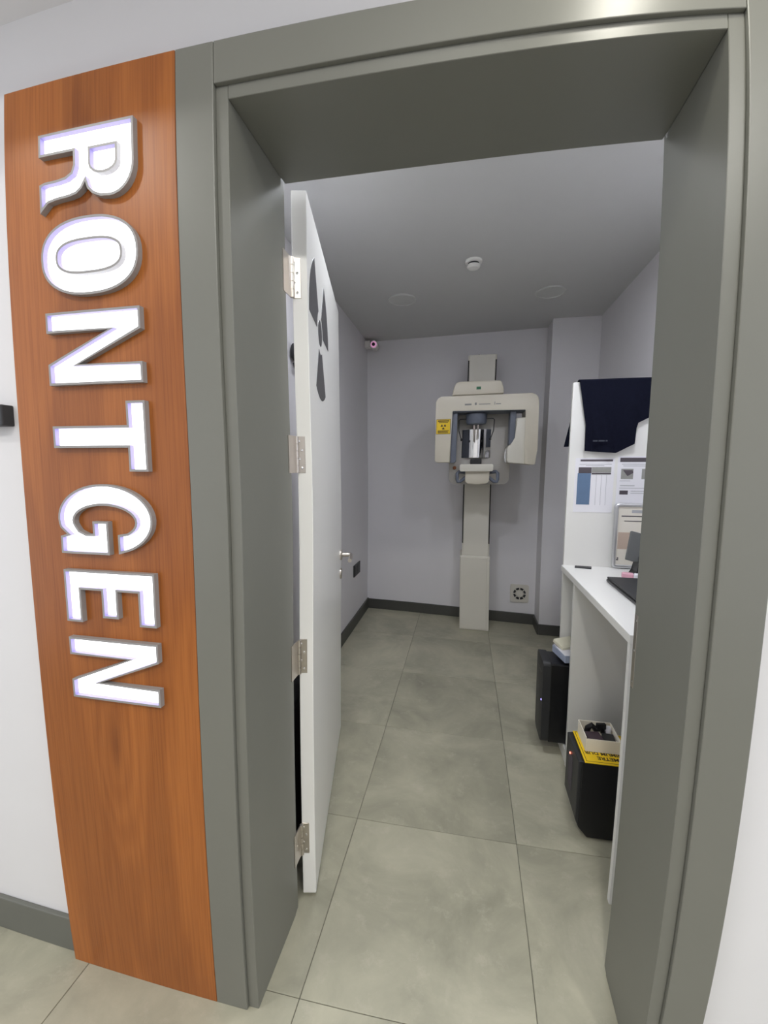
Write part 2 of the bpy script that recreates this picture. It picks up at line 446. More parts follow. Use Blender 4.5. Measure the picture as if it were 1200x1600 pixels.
# ------------------------------------------------------------------ door leaf (opened inwards past a right angle)
U = Vector((-0.179, 0.87, 0)).normalized()
rz = math.atan2(U.y, U.x)
door = thing('door_1', (0.151, 0.331, 0), 'white flush door standing open with a grey radiation symbol', 'door', rz, kind='structure')
# door space: x along the leaf from the hinge side, y towards its back (-y faces the opening), z up
DT, DW = 0.0415, 0.885
obj('door_leaf', box(0, DW, 0, DT, 0.008, 2.103, 0.0025), 'doorwhite', door, local=True)
TCX, TCZ = 0.232, 1.806
obj('symbol_disc', cyl((TCX, TCZ), .040, .040, 'Y', -0.0012, 0.0006, 28), 'symbol', door, local=True)
for a in (-90, 30, 150):
    poly = arc(TCX, TCZ, .212, .212, a - 30, a + 30, 12) + arc(TCX, TCZ, .066, .066, a + 30, a - 30, 6)
    obj('symbol_blade', prism(poly, 'Y', -0.0012, 0.0006), 'symbol', door, local=True)
for zc in (1.878, 1.405, 0.80, 0.207):
    hl = obj('hinge', box(-0.0022, 0.0008, 0.018, 0.0405, zc - .052, zc + .052, .0006, 1), 'steel', door, local=True, label='steel butt hinge on the door edge')
    bm = bmesh.new()
    for k in range(5):
        z0 = zc - .052 + k * .0208
        cyl((-0.007, 0.0405), .0058, .0058, 'Z', z0 + .0006, z0 + .0202, 14, bm)
    bm.transform(WM[door.name])
    obj('hinge_knuckle', bm, 'steel', hl, smooth=True)
    k = WM[door.name] @ Vector((-0.007, 0.0405, zc))
    bm = prism([(OP0 - .0032, k.y - .050), (OP0 - .0010, k.y - .050), (OP0 - .0008, k.y - .012), (k.x + .0005, k.y - .001), (k.x - .0018, k.y - .001), (OP0 - .0032, k.y - .010)], 'Z', zc - .052, zc + .052)
    obj('hinge_frame_leaf', bm, 'steel', hl)
    for i in range(4):
        y = .0275 if i % 2 else .0355
        z = zc + .038 - i * .0253
        bm = lathe((y, z), [(.0036, -.0022), (.0036, -.0030), (.0018, -.0036)], 'X', 12)
        bm.transform(WM[door.name])
        obj('screw', bm, 'chrome', hl)
# lever handle and key cover, opening side
HX = DW - .055
bm = lathe((HX, .93), [(.026, 0.0006), (.026, -.007), (.022, -.010), (.011, -.011), (.010, -.045)], 'Y', 24)
bm.transform(WM[door.name]); hd = obj('door_handle', bm, 'steel', door, smooth=True)
bm = tube([(HX, -.040, .93), (HX, -.052, .93), (HX - .012, -.057, .93), (HX - .06, -.057, .929), (HX - .115, -.056, .926)], .0095, 12)
bm.transform(WM[door.name]); obj('lever', bm, 'steel', hd, smooth=True)
bm = lathe((HX, .835), [(.026, 0.0006), (.026, -.006), (.022, -.009)], 'Y', 24)
bm.transform(WM[door.name]); obj('key_cover', bm, 'steel', door, smooth=True)

# ------------------------------------------------------------------ illuminated sign
PW = 0.4422
sign = thing('illuminated_sign', (-PW / 2, 0.01, 0), 'tall cherry wood panel with glowing letters beside the door frame', 'sign')
obj('wood_panel', box(-PW, -0.0008, 0.0, WALLF - .001, 0.0, H_FRAME, 0.0012, 1), 'wood', sign)

LH = 0.2375
def ribbon(loop, t):
    """inner offset of a closed loop given counter-clockwise: inset by t"""
    n = len(loop); out = []
    for i in range(n):
        p0, p1, p2 = Vector(loop[i - 1]), Vector(loop[i]), Vector(loop[(i + 1) % n])
        d1 = (p1 - p0).normalized(); d2 = (p2 - p1).normalized()
        n1 = Vector((-d1.y, d1.x)); n2 = Vector((-d2.y, d2.x))
        b = n1 + n2
        if b.length < 1e-6: b = n1
        b.normalize()
        q = t / max(0.35, b.dot(n1))
        out.append((p1.x + b.x * q, p1.y + b.y * q))
    return out

def area(l): return sum(l[i - 1][0] * l[i][1] - l[i][0] * l[i - 1][1] for i in range(len(l))) / 2

DEP, REC, RIM = 0.0125, 0.0105, 0.0052
def letter(outer, holes, z_top, label):
    """outline in (a, b): a runs down the sign from z_top, b runs to the right from the letters' foot line"""
    X0 = -0.3305
    def w(l):
        q = [(X0 + b * 1.015, z_top - a * 1.008) for a, b in l]
        return q if area(q) > 0 else q[::-1]
    o = w(outer)
    bm = bmesh.new()
    def wall(lo, li, rec, flip=False):
        n = len(lo)
        vs = [[bm.verts.new((p[0], y, p[1])) for p in l] for l, y in ((lo, 0.0), (lo, -DEP), (li, -DEP), (li, 0.0))]
        for r in range(3):
            for i in range(n):
                f = bm.faces.new((vs[r][i], vs[r][(i + 1) % n], vs[r + 1][(i + 1) % n], vs[r + 1][i]))
                f.material_index = 1 if r == rec else 0
    wall(o, ribbon(o, RIM), 2)
    hs = []
    for h in holes:
        hh = w(h)
        wall(ribbon(hh, -RIM / 2), ribbon(hh, RIM / 2), 2)
    s = obj('letter', bm, ['rim', 'inner'], sign, label=label)
    f = [(x, z) for x, z in ribbon(o, RIM * 0.6)]
    obj('lit_face', prism(f, 'Y', -(DEP - REC), -0.0004), 'lit', s, label='glowing white letter face')

ST = 0.046
# R
R_out = [(0, 0), (0, LH), (.085, LH)] + arc(.085, .178, .063, LH - .178, 90, 0, 8)[1:] + [(.146, .155), (.138, .135), (.126, .123), (.112, .118)] + \
    [(.125, .109), (.134, .095), (.138, .075), (.140, .045), (.144, .022), (.163, 0.0)] + \
    [(.104, 0), (.100, .014), (.099, .045), (.096, .068), (.088, .084), (.074, .090), (ST, .090), (ST, 0)]
R_in = [(ST, .130), (ST, .196), (.078, .196)] + arc(.078, .163, .020, .033, 90, -90, 8)[1:]
letter(R_out, [R_in], 2.077, 'glowing letter R')
# O
def sup(cx, cy, rx, ry, e, n=48):
    out = []
    for i in range(n):
        t = 2 * PI * i / n; c, s = math.cos(t), math.sin(t)
        out.append((cx + rx * math.copysign(abs(c) ** (2 / e), c), cy + ry * math.copysign(abs(s) ** (2 / e), s)))
    return out
letter(sup(.080, LH / 2, .080, LH / 2 + .003, 2.35), [sup(.080, LH / 2, .034, .081, 2.7)], 1.895, 'glowing letter O')
def N_(w): return [(0, 0), (0, LH), (.045, LH), (w - .043, .078), (w - .043, LH), (w, LH), (w, 0), (w - .045, 0), (.043, LH - .078), (.043, 0)]
letter(N_(.155), [], 1.702, 'glowing letter N in the middle of the sign')
letter([(0, LH), (.151, LH), (.151, LH - .046), (.0995, LH - .046), (.0995, 0), (.0515, 0), (.0515, LH - .046), (0, LH - .046)], [], 1.508, 'glowing letter T')
# G
G = arc(.080, LH / 2, .080, LH / 2 + .003, 32, 180, 20) + arc(.080, LH / 2, .080, LH / 2 + .003, 180, 285, 14)[1:] + \
    [(.115, .018), (.120, 0), (.160, 0), (.160, .128), (.084, .128), (.084, .088), (.113, .088), (.1135, .070), (.106, .052)] + \
    arc(.084, LH / 2, .036, .079, 290, 180, 10) + arc(.084, LH / 2, .036, .079, 180, 45, 12)[1:] + [(.113, .152), (.157, .152)]
letter(G, [], 1.327, 'glowing letter G')
AR = .043
letter([(0, 0), (0, LH), (.124, LH), (.124, LH - AR), (ST, LH - AR), (ST, .141), (.110, .141), (.110, .099), (ST, .099), (ST, AR), (.124, AR), (.124, 0)], [], 1.127, 'glowing letter E')
letter(N_(.150), [], 0.963, 'glowing letter N at the foot of the sign')

# dark fitting at the picture's left edge
t = thing('wall_plate', (-0.55, 0.02, 1.462), 'dark grey box on the corridor wall at the far left edge', 'wall plate')
obj('housing', box(-.61, -.490, .0, WALLF, 1.462, 1.512, .003), 'softblack', t)

# ------------------------------------------------------------------ corridor downlights
LAMP_LABEL = ['round lit lobby downlight straight behind the viewer', 'round lit lobby downlight on the wood sign side', 'round lit lobby downlight on the right-hand side', 'small round lit downlight in the lowered ceiling over the doorway']
for i, (x, y, zc, r) in enumerate(LAMP_SPOTS):
    t = thing('ceiling_downlight', (x, y, zc), LAMP_LABEL[i], 'downlight', group='lobby downlights')
    obj('trim_ring', lathe((x, y), [(r + .018, zc - .0005), (r + .016, zc - .006), (r, zc - .008), (r - .001, zc - .0005)], 'Z', 32), 'doorwhite', t, smooth=True)
    obj('diffuser', cyl((x, y), r, r, 'Z', zc - .007, zc - .002, 32), 'lamp' if i < 3 else 'nearlamp', t)

# ------------------------------------------------------------------ panoramic x-ray machine
xm = thing('panoramic_xray_machine', (0.69, 2.82, 0), 'cream dental panoramic x-ray machine on a tall column at the back wall', 'x-ray machine')
YC = 2.69
col = obj('column', box(.583, .803, YC + .012, 2.955, 0, 2.252, .006), 'creamlight', xm)
obj('column_face', box(.594, .792, YC, YC + .016, .62, 2.25, .003), 'creamlight', col)
for x in (.5825, .7935):
    obj('slot', box(x, x + .0085, YC + .004, YC + .02, .74, 2.21, .001, 1), 'slot', col)
lc = obj('lower_cover', box(.568, .808, YC - .005, 2.95, 0, .632, .004), 'creamlight', xm)
obj('lower_cover_panel', box(.574, .786, YC - .012, YC - .003, .012, .622, .002), 'creamlight', lc)
cap = obj('top_cap', lathe((.667, 2.75), [(.008, 2.252), (.008, 2.262), (.004, 2.266)], 'Z', 12), 'softblack', xm)
# carriage on the column
plate = prism(rrect(.470, .912, 1.245, 1.86, (.05, .05, .02, .02)), 'Y', 2.455, 2.55, .012, 3)
obj('carriage_plate', plate, 'creamgrey', xm, smooth=True)
obj('carriage_block', box(.55, .836, 2.54, YC + .02, 1.30, 1.96, .01), 'cream', xm)
hdb = prism([(.479, 1.883), (.836, 1.883), (.832, 1.915), (.820, 1.962), (.805, 1.974), (.53, 1.976), (.505, 1.968), (.492, 1.94)], 'Y', 2.29, 2.66, .008, 3)
hb = obj('head_bracket', hdb, 'cream', xm, smooth=True)
obj('logo', box(.648, .678, 2.2885, 2.2905, 1.917, 1.936), 'green', hb)
# rotating arm: beam, tube head, sensor head
beam = prism([(.385, 1.411), (.480, 1.411), (.484, 1.42), (.484, 1.768), (.492, 1.776), (.976, 1.768), (.984, 1.76), (.984, 1.52), (.990, 1.395), (1.045, 1.388), (1.058, 1.395), (1.068, 1.50), (1.062, 1.81)]
             + arc(1.010, 1.820, .052, .052, 0, 90, 6)[1:] + arc(.416, 1.826, .046, .046, 90, 180, 6) + [(.373, 1.425)], 'Y', 2.25, 2.45, .008, 3)
rb = obj('rotating_arm', beam, 'cream', xm, smooth=True)
obj('arm_underside', box(.485, .985, 2.262, 2.44, 1.762, 1.779, .004), 'bluegrey', rb)
for (x0, x1, z0, z1) in ((.572, .618, 1.806, 1.817), (.640, .653, 1.806, 1.822), (.668, .745, 1.808, 1.813), (.772, .776, 1.803, 1.824), (.782, .815, 1.806, 1.812)):
    obj('lettering', box(x0, x1, 2.2492, 2.2505, z0, z1), 'inkmid', rb)
obj('tube_head_inner_cover', prism(rrect(.478, .523, 1.408, 1.79, (.01, .02, .004, .004)), 'Y', 2.285, 2.425, .006, 2), 'bluegrey', rb, smooth=True)
lab = obj('warning_label', box(.377, .478, 2.2484, 2.2496, 1.612, 1.716), 'yellow', rb, label='yellow radiation warning label')
bm = bmesh.new()
for a in (-90, 30, 150):
    prism(arc(.428, 1.664, .019, .019, a - 30, a + 30, 6) + arc(.428, 1.664, .006, .006, a + 30, a - 30, 4), 'Y', 2.2478, 2.2485, bm=bm)
obj('label_symbol', bm, 'signink', lab)
bm = bmesh.new()
for (x0, x1, z0, z1) in ((.388, .468, 1.700, 1.708), (.395, .46, 1.690, 1.695), (.388, .466, 1.634, 1.638), (.388, .46, 1.627, 1.631), (.388, .464, 1.620, 1.624)):
    add_box(bm, x0, x1, 2.2478, 2.2485, z0, z1)
for (x0, x1, z0, z1) in ((.377, .478, 1.612, 1.6145), (.377, .478, 1.7135, 1.716), (.377, .3795, 1.612, 1.716), (.4755, .478, 1.612, 1.716)):
    add_box(bm, x0, x1, 2.2478, 2.2485, z0, z1)
obj('label_print', bm, 'signink', lab)
bm = prism([(.988, 1.715), (.922, 1.712), (.926, 1.575), (.915, 1.553), (.882, 1.525), (.871, 1.505), (.874, 1.415), (.884, 1.403), (.992, 1.393)], 'Y', 2.262, 2.425, .01, 3)
obj('sensor_inner_cover', bm, 'creamlight', rb, smooth=True)
obj('sensor_side_panel', box(.885, .926, 2.30, 2.42, 1.53, 1.765, .006), 'bluegrey', rb)
obj('sensor_clip', prism(arc(.872, 1.455, .012, .05, 90, 270, 8), 'Y', 2.32, 2.40), 'chrome', rb)
# patient support under the arm
hub = obj('positioning_hub', lathe((.658, 2.36), [(.060, 1.765), (.074, 1.755), (.074, 1.70), (.066, 1.685), (.03, 1.68)], 'Z', 32), 'bluegrey', xm, smooth=True)
obj('hub_stem', tube([(.645, 2.35, 1.69), (.645, 2.35, 1.56)], .007, 10), 'steel', hub)
obj('hub_stem', tube([(.672, 2.35, 1.69), (.672, 2.35, 1.58)], .007, 10), 'steel', hub)
for s in (-1, 1):
    x = .658
    pts = [(x + s * .06, 2.34, 1.722), (x + s * .115, 2.34, 1.722), (x + s * .124, 2.34, 1.712), (x + s * .122, 2.34, 1.64), (x + s * .105, 2.34, 1.585), (x + s * .100, 2.34, 1.575)]
    tr = obj('temple_rod', tube(pts, .0034, 8), 'softblack', hub, smooth=True)
    obj('temple_pad', lathe((x + s * .100, 1.575), [(.004, 2.325), (.009, 2.33), (.009, 2.35), (.004, 2.355)], 'Y', 12), 'softblack', tr, smooth=True)
# convex mirror plate
bm = bmesh.new(); n = 16; fr_, bk_ = [], []
for i in range(n + 1):
    a = -1 + 2 * i / n
    x = .665 + a * .104; y = 2.452 - .034 * (1 - a * a)
    fr_.append((x, y)); bk_.append((x, y + .004))
prism(fr_ + bk_[::-1], 'Z', 1.447, 1.655, bm=bm)
obj('mirror', bm, 'chrome', xm, smooth=True)
obj('bite_block', box(.628, .708, 2.40, 2.45, 1.395, 1.437, .004), 'black', xm)
obj('chin_shelf', prism(rrect(.553, .787, 1.345, 1.397, .012), 'Y', 2.30, 2.46, .008, 3), 'creamlight', xm, smooth=True)
obj('control_box', prism([(.592, 1.35), (.766, 1.35), (.764, 1.275), (.75, 1.256), (.68, 1.248), (.61, 1.254), (.594, 1.272)], 'Y', 2.33, 2.47, .006, 2), 'cream', xm, smooth=True)
for s, x in ((-1, .592), (1, .766)):
    pts = [(x - s * .006, 2.37, 1.335), (x + s * .045, 2.345, 1.342), (x + s * .056, 2.34, 1.33), (x + s * .056, 2.335, 1.285), (x + s * .050, 2.335, 1.268), (x + s * .034, 2.34, 1.268), (x - s * .006, 2.37, 1.300)]
    obj('handle', tube(pts, .0125, 10), 'bluegrey', xm, smooth=True)
obj('stop_button', lathe((.512, 1.372), [(.014, 2.456), (.014, 2.447), (.010, 2.44)], 'Y', 16), 'orange', xm, smooth=True)
obj('position_marks', box(.571, .576, 2.452, 2.4556, 1.47, 1.60), 'softblack', xm)

# ------------------------------------------------------------------ back wall and ceiling fittings
wsx, wsz = 1.077, .268
wy = yback(1.077)
t = thing('wall_socket', (wsx, wy - .01, wsz - .078), 'square cream wall outlet with a dark ring low beside the machine', 'socket')
obj('plate', prism(rrect(wsx - .076, wsx + .076, wsz - .078, wsz + .078, .012), 'Y', wy - .012, wy + .008, .004, 2), 'fanlight', t)
obj('ring', lathe((wsx, wsz), [(.052, wy - .0115), (.052, wy - .018), (.036, wy - .018), (.035, wy - .0115)], 'Y', 28), 'softblack', t, smooth=True)
obj('centre_cap', lathe((wsx, wsz), [(.032, wy - .0115), (.032, wy - .02), (.027, wy - .024)], 'Y', 24), 'fanlight', t, smooth=True)
for i in range(8):
    a = 2 * PI * i / 8
    bm = box(-.004, .004, wy - .0205, wy - .0175, .034, .053); bm.transform(Matrix.Translation((wsx, 0, wsz)) @ Matrix.Rotation(a, 4, 'Y')); obj('fin', bm, 'fanlight', t)

t = thing('wall_switch', (XL + .004, 2.60, .43), 'dark grey double switch plate low on the left wall', 'switch')
obj('plate', box(XL, XL + .010, 2.50, 2.70, .435, .535, .002), 'softblack', t)
for y in (2.512, 2.604):
    obj('rocker', box(XL + .009, XL + .0125, y, y + .084, .445, .525, .002), 'softblack', t)

t = thing('smoke_detector', (.598, 1.69, CEIL_R - .04), 'small white smoke detector on the room ceiling', 'smoke detector')
obj('base', lathe((.598, 1.69), [(.046, CEIL_R), (.046, CEIL_R - .010), (.042, CEIL_R - .013)], 'Z', 32), 'doorwhite', t, smooth=True)
obj('vent_band', lathe((.598, 1.69), [(.030, CEIL_R - .012), (.030, CEIL_R - .026)], 'Z', 24), 'softblack', t, smooth=True)
obj('cover', lathe((.598, 1.69), [(.036, CEIL_R - .024), (.036, CEIL_R - .032), (.028, CEIL_R - .040), (.01, CEIL_R - .042)], 'Z', 32), 'doorwhite', t, smooth=True)
for (x, y, r, w_, dm) in ((.132, 2.145, .095, 'flat round unlit ceiling lamp towards the security camera', 'lamp_off'), (1.09, 2.20, .095, 'flat round unlit ceiling lamp on the pillar side', 'lamp_off'),
                      (.132, .74, .095, 'added unseen lit ceiling lamp above the open door leaf', 'roomfill'), (1.09, .74, .095, 'added unseen lit ceiling lamp above the desk end by the doorway', 'roomfill')):  # this lit pair is added out of view as fill light
    t = thing('ceiling_lamp', (x, y, CEIL_R), w_, 'ceiling lamp', group='round lamps in the room ceiling')
    obj('rim', lathe((x, y), [(r, CEIL_R), (r, CEIL_R - .007), (r - .008, CEIL_R - .010), (r - .010, CEIL_R - .001)], 'Z', 40), 'lamp_off', t, smooth=True)
    obj('diffuser', cyl((x, y), r - .009, r - .009, 'Z', CEIL_R - .006, CEIL_R - .001, 40), dm, t)

t = thing('security_camera', (-.26, 2.95, 2.37), 'small white security camera with pink lens in the ceiling corner', 'camera')
obj('mount', box(XL, XL + .05, 2.93, 3.0, 2.42, 2.475, .004), 'doorwhite', t)
body = lathe((-.232, 2.432), [(.018, 2.985), (.034, 2.98), (.036, 2.93), (.034, 2.905), (.028, 2.900)], 'Y', 24)
cb = obj('housing', body, 'doorwhite', t, smooth=True)
obj('led_ring', lathe((-.232, 2.432), [(.026, 2.8998), (.026, 2.896), (.014, 2.896)], 'Y', 24), 'ledpink', cb)
obj('lens', lathe((-.232, 2.432), [(.0145, 2.8965), (.014, 2.890), (.006, 2.886)], 'Y', 20), 'black', cb, smooth=True)

# things glimpsed in the gap between frame and door
t = thing('coat_hook', (XL, 1.30, 1.86), 'black double coat hook on the left wall behind the door', 'hook')
obj('back_plate', box(XL, XL + .008, 1.350, 1.400, 1.84, 2.0, .002), 'black', t)
obj('upper_hook', lathe((1.318, 1.958), [(.006, XL + .001), (.030, XL + .004), (.046, XL + .016), (.046, XL + .034), (.030, XL + .048), (.01, XL + .052)], 'X', 24), 'black', t, smooth=True)
obj('lower_hook', tube([(XL + .006, 1.375, 1.856), (XL + .016, 1.345, 1.868), (XL + .022, 1.305, 1.886), (XL + .026, 1.285, 1.897)], .0075, 10), 'black', t, smooth=True)
t = thing('waste_bin', (-.08, .62, 0), 'black bin standing in the gap behind the open white door', 'bin')
bm = prism(rrect(-.16, .0, .50, .76, .03), 'Z', 0, .50, .004, 2)
obj('bin_body', bm, 'black', t)
obj('bin_lid', prism([(-.165, .50), (.005, .50), (.005, .52), (-.07, .56), (-.165, .56)], 'Y', .495, .765, .004, 2), 'black', t)

# ------------------------------------------------------------------ desk along the right wall
dk = thing('desk', (1.3, .92, 0), 'white laminate counter desk with tall end panel along the right wall', 'desk')
DX0, DX1, DZ = 1.068, 1.546, .890
obj('desktop', box(DX0 - .004, DX1, .468, 1.361, DZ - .028, DZ, .0015), 'white', dk)
obj('side_panel', box(DX0, DX1, .474, .494, 0, DZ - .0285, .001), 'white', dk)
obj('divider_panel', box(DX0, DX1, 1.118, 1.138, 0, DZ - .0285, .001), 'white', dk)
obj('tall_end_panel', box(DX0 + .006, DX1, 1.3612, 1.381, 0, 1.768, .001), 'white', dk)
obj('plinth_shelf', box(DX0 + .002, DX1, 1.1385, 1.3608, 0, .062, .001), 'white', dk)

# computers
pc = thing('computer_tower', (1.15, 1.25, .063), 'black computer tower with blue light on the desk plinth, near the x-ray machine', 'computer', group='computer towers under the desk')
obj('case', box(1.0, 1.36, 1.19, 1.342, .064, .452, .006), 'black', pc)
obj('front_bezel', prism(rrect(1.186, 1.346, .064, .462, .022), 'X', .966, 1.002, .010, 3), 'softblack', pc, smooth=True)
obj('power_light', lathe((1.204, .268), [(.004, .9664), (.004, .9645)], 'X', 12), 'ledblue', pc)
obj('drive_slot', box(.9650, .967, 1.21, 1.325, .395, .40), 'black', pc)
pc2 = thing('computer_tower', (1.2, .81, 0), 'black computer tower with red light under the desk, carrying the yellow sign', 'computer', group='computer towers under the desk')
obj('case', prism([(1.028, .045), (1.06, .008), (1.40, .008), (1.40, .308), (1.028, .308)], 'Y', .722, .905, .003, 2), 'black', pc2)
obj('front_bezel', prism([(1.016, .075), (1.030, .04), (1.030, .309), (1.016, .306)], 'Y', .724, .903, .003, 2), 'softblack', pc2)
obj('front_inlay', box(1.0135, 1.0165, .80, .86, .13, .26, .001), 'ink', pc2)
obj('power_light', lathe((.835, .262), [(.004, 1.0138), (.004, 1.0122)], 'X', 12), 'ledred', pc2)
for (x, y) in ((1.09, .75), (1.36, .75), (1.09, .88), (1.36, .88)):
    obj('foot', cyl((x, y), .014, .014, 'Z', 0, .0085, 14), 'softblack', pc2)

# on the first tower
def rotbox(cx, cy, z0, lx, ly, lz, rz, tilt=0.0, bv=.001):
    bm = box(-lx / 2, lx / 2, -ly / 2, ly / 2, 0, lz, bv, 1)
    bm.transform(Matrix.Translation((cx, cy, z0)) @ Matrix.Rotation(rz, 4, 'Z') @ Matrix.Rotation(tilt, 4, 'X'))
    return bm
t = thing('paper_packet', (1.09, 1.26, .465), 'blue and white paper packet lying on the computer tower by the plinth', 'packet')
b1 = obj('packet_body', rotbox(1.088, 1.262, .464, .090, .13, .034, .25), 'pack', t)
obj('packet_top_sheet', rotbox(1.091, 1.262, .499, .092, .132, .002, .18), 'paper', b1)
t = thing('cream_carton', (1.09, 1.32, .49), 'flat cream carton leaning on the packet atop the computer tower', 'carton')
c1 = obj('carton_body', rotbox(1.088, 1.300, .507, .10, .07, .016, .5, .25), 'pale', t)
obj('carton_flap', rotbox(1.088, 1.3005, .524, .098, .060, .002, .55, .3), 'pale', c1)

# on the second tower
t = thing('yellow_sign', (1.12, .80, .309), 'yellow printed sign lying upside down on the computer tower', 'sign')
ys = obj('board', box(1.036, 1.30, .716, .905, .309, .3125, .0006, 1), 'yellow', t)
bm = bmesh.new()
for q in ((1.042, 1.295, .7225, .7245), (1.042, 1.295, .8965, .8985), (1.042, 1.044, .7225, .8985), (1.293, 1.295, .7225, .8985)):
    add_box(bm, q[0], q[1], q[2], q[3], .3124, .3128)
obj('border_line', bm, 'signink', ys)
mt = Matrix.Translation((1.160, .755, .3127)) @ Matrix.Rotation(PI, 4, 'Z')
obj('lettering', text_bm('METRE', .025, mt, .0002, .0007), 'signink', ys)
mt = Matrix.Translation((1.205, .7815, .3127)) @ Matrix.Rotation(PI, 4, 'Z')
obj('lettering', text_bm('MINIMUM DUR', .0235, mt, .0002, .0007), 'signink', ys)
t = thing('open_carton', (1.12, .85, .313), 'open cream carton of small dark items on the yellow sign', 'carton')
X0, X1, Y0, Y1, Z0, Z1 = 1.052, 1.172, .780, .895, .3132, .368
obj('carton_base', box(X0, X1, Y0, Y1, Z0, Z0 + .003), 'carton', t)
obj('carton_side', box(X0, X0 + .003, Y0, Y1, Z0 + .003, Z1), 'carton', t)
obj('carton_side', box(X1 - .003, X1, Y0, Y1, Z0 + .003, Z1), 'carton', t)
obj('carton_side', box(X0 + .003, X1 - .003, Y0, Y0 + .003, Z0 + .003, Z1 - .006), 'carton', t)
obj('carton_side', box(X0 + .003, X1 - .003, Y1 - .003, Y1, Z0 + .003, Z1), 'carton', t)
t = thing('plastic_case', (1.085, .80, .318), 'plum coloured small case at the front of the open carton', 'case')
cs_ = obj('case_body', rotbox(1.090, .816, .317, .052, .05, .034, .12), 'plum', t); obj('case_lid', rotbox(1.090, .816, .3515, .053, .051, .005, .12), 'plum', cs_)
t = thing('plastic_case', (1.145, .80, .318), 'charcoal small case at the desk end of the open carton', 'case')
cs_ = obj('case_body', rotbox(1.142, .816, .317, .040, .052, .032, -.1), 'softblack', t); obj('case_lid', rotbox(1.142, .816, .3495, .041, .053, .005, -.1), 'softblack', cs_)
t = thing('black_clip', (1.10, .86, .318), 'black lumpy clip standing at the back of the open carton', 'clip')
k1 = obj('clip_body', tube([(1.075, .862, .330), (1.080, .860, .360), (1.092, .858, .372), (1.105, .858, .358), (1.118, .858, .360), (1.130, .860, .372), (1.136, .862, .345)], .011, 10), 'black', t, smooth=True)
obj('clip_tab', rotbox(1.125, .856, .362, .034, .014, .022, .2), 'black', k1)
t = thing('white_cap', (1.155, .865, .318), 'round white cap in the back corner of the open carton', 'cap')
obj('cap_body', lathe((1.152, .866), [(.014, .3165), (.015, .360), (.012, .366)], 'Z', 20), 'paper', t, smooth=True)

# on the desk top
t = thing('memo_card', (1.155, 1.315, DZ), 'small dark card lying flat on the far end of the desk', 'card')
obj('card', prism([(1.112, 1.307), (1.182, 1.296), (1.192, 1.330), (1.120, 1.338)], 'Z', DZ, DZ + .006, .001, 1), 'softblack', t)
t = thing('laptop', (1.33, .92, DZ), 'closed black laptop on the white desk', 'laptop')
lb = obj('laptop_base', box(1.180, 1.50, .70, 1.075, DZ + .002, DZ + .014, .004), 'black', t)
obj('laptop_lid', box(1.182, 1.498, .702, 1.073, DZ + .0148, DZ + .023, .003), 'softblack', t)
for (x, y) in ((1.20, .72), (1.20, 1.055), (1.48, .72), (1.48, 1.055)):
    obj('foot', cyl((x, y), .006, .006, 'Z', DZ, DZ + .0022, 10), 'black', lb)

t = thing('poster_frame', (1.40, 1.34, DZ), 'silver snap frame with printed sheet standing against the tall panel', 'frame')
FX0, FX1, FY, FZ0, FZ1 = 1.280, 1.50, 1.343, DZ + .001, 1.205
g = .0095
path = []
for (cx, cz, a) in ((FX0 + g + .012, FZ0 + g + .012, 180), (FX1 - g - .012, FZ0 + g + .012, 270), (FX1 - g - .012, FZ1 - g - .012, 0), (FX0 + g + .012, FZ1 - g - .012, 90)):
    path += [(x, FY, z) for x, z in arc(cx, cz, .012, .012, a, a + 90, 5)]
obj('frame_rail', tube(path, g, 12, closed=True), 'alu', t, smooth=True)
sh_ = obj('sheet', box(FX0 + .012, FX1 - .012, FY - .002, FY + .004, FZ0 + .012, FZ1 - .012), 'offwhite', t)
for (x0, x1, z0, z1) in ((1.312, 1.46, 1.140, 1.145), (1.325, 1.46, 1.118, 1.121), (1.30, 1.309, .930, .936), (1.303, 1.309, .938, .944)):
    obj('print_line', box(x0, x1, FY - .0028, FY - .0018, z0, z1), 'ink', sh_)
obj('print_block', box(1.302, 1.36, FY - .0028, FY - .0018, .985, 1.065), 'beige', sh_)
obj('print_block', box(1.355, 1.45, FY - .0028, FY - .0018, 1.158, 1.172), 'inklight', sh_)

t = thing('tablet', (1.35, 1.23, DZ), 'dark grey tablet tilted on a black stand before the silver frame', 'tablet')
mt = Matrix.Translation((1.325, 1.20, .955)) @ Matrix.Rotation(.25, 4, 'Y') @ Matrix.Rotation(-.35, 4, 'X')
bm = box(-.036, .062, -.006, .006, 0, .135, .004); bm.transform(mt); tbx = obj('screen_body', bm, 'tabletgrey', t)
bm = box(.046, .052, -.0075, -.0055, -.0, .132); bm.transform(mt); obj('pale_edge', bm, 'paper', tbx)
obj('stand', prism([(1.318, DZ), (1.40, DZ), (1.385, DZ + .02), (1.372, DZ + .09), (1.345, DZ + .09), (1.338, DZ + .02)], 'Y', 1.185, 1.25, .004, 2), 'black', t)
t = thing('sticky_packet', (1.30, 1.16, DZ), 'pink and white small packet beside the laptop', 'packet')
obj('pink_half', rotbox(1.292, 1.165, DZ, .045, .03, .022, -.3, 0, .004), 'pink', t)
obj('white_half', rotbox(1.335, 1.150, DZ, .045, .03, .022, -.3, 0, .004), 'paper', t)

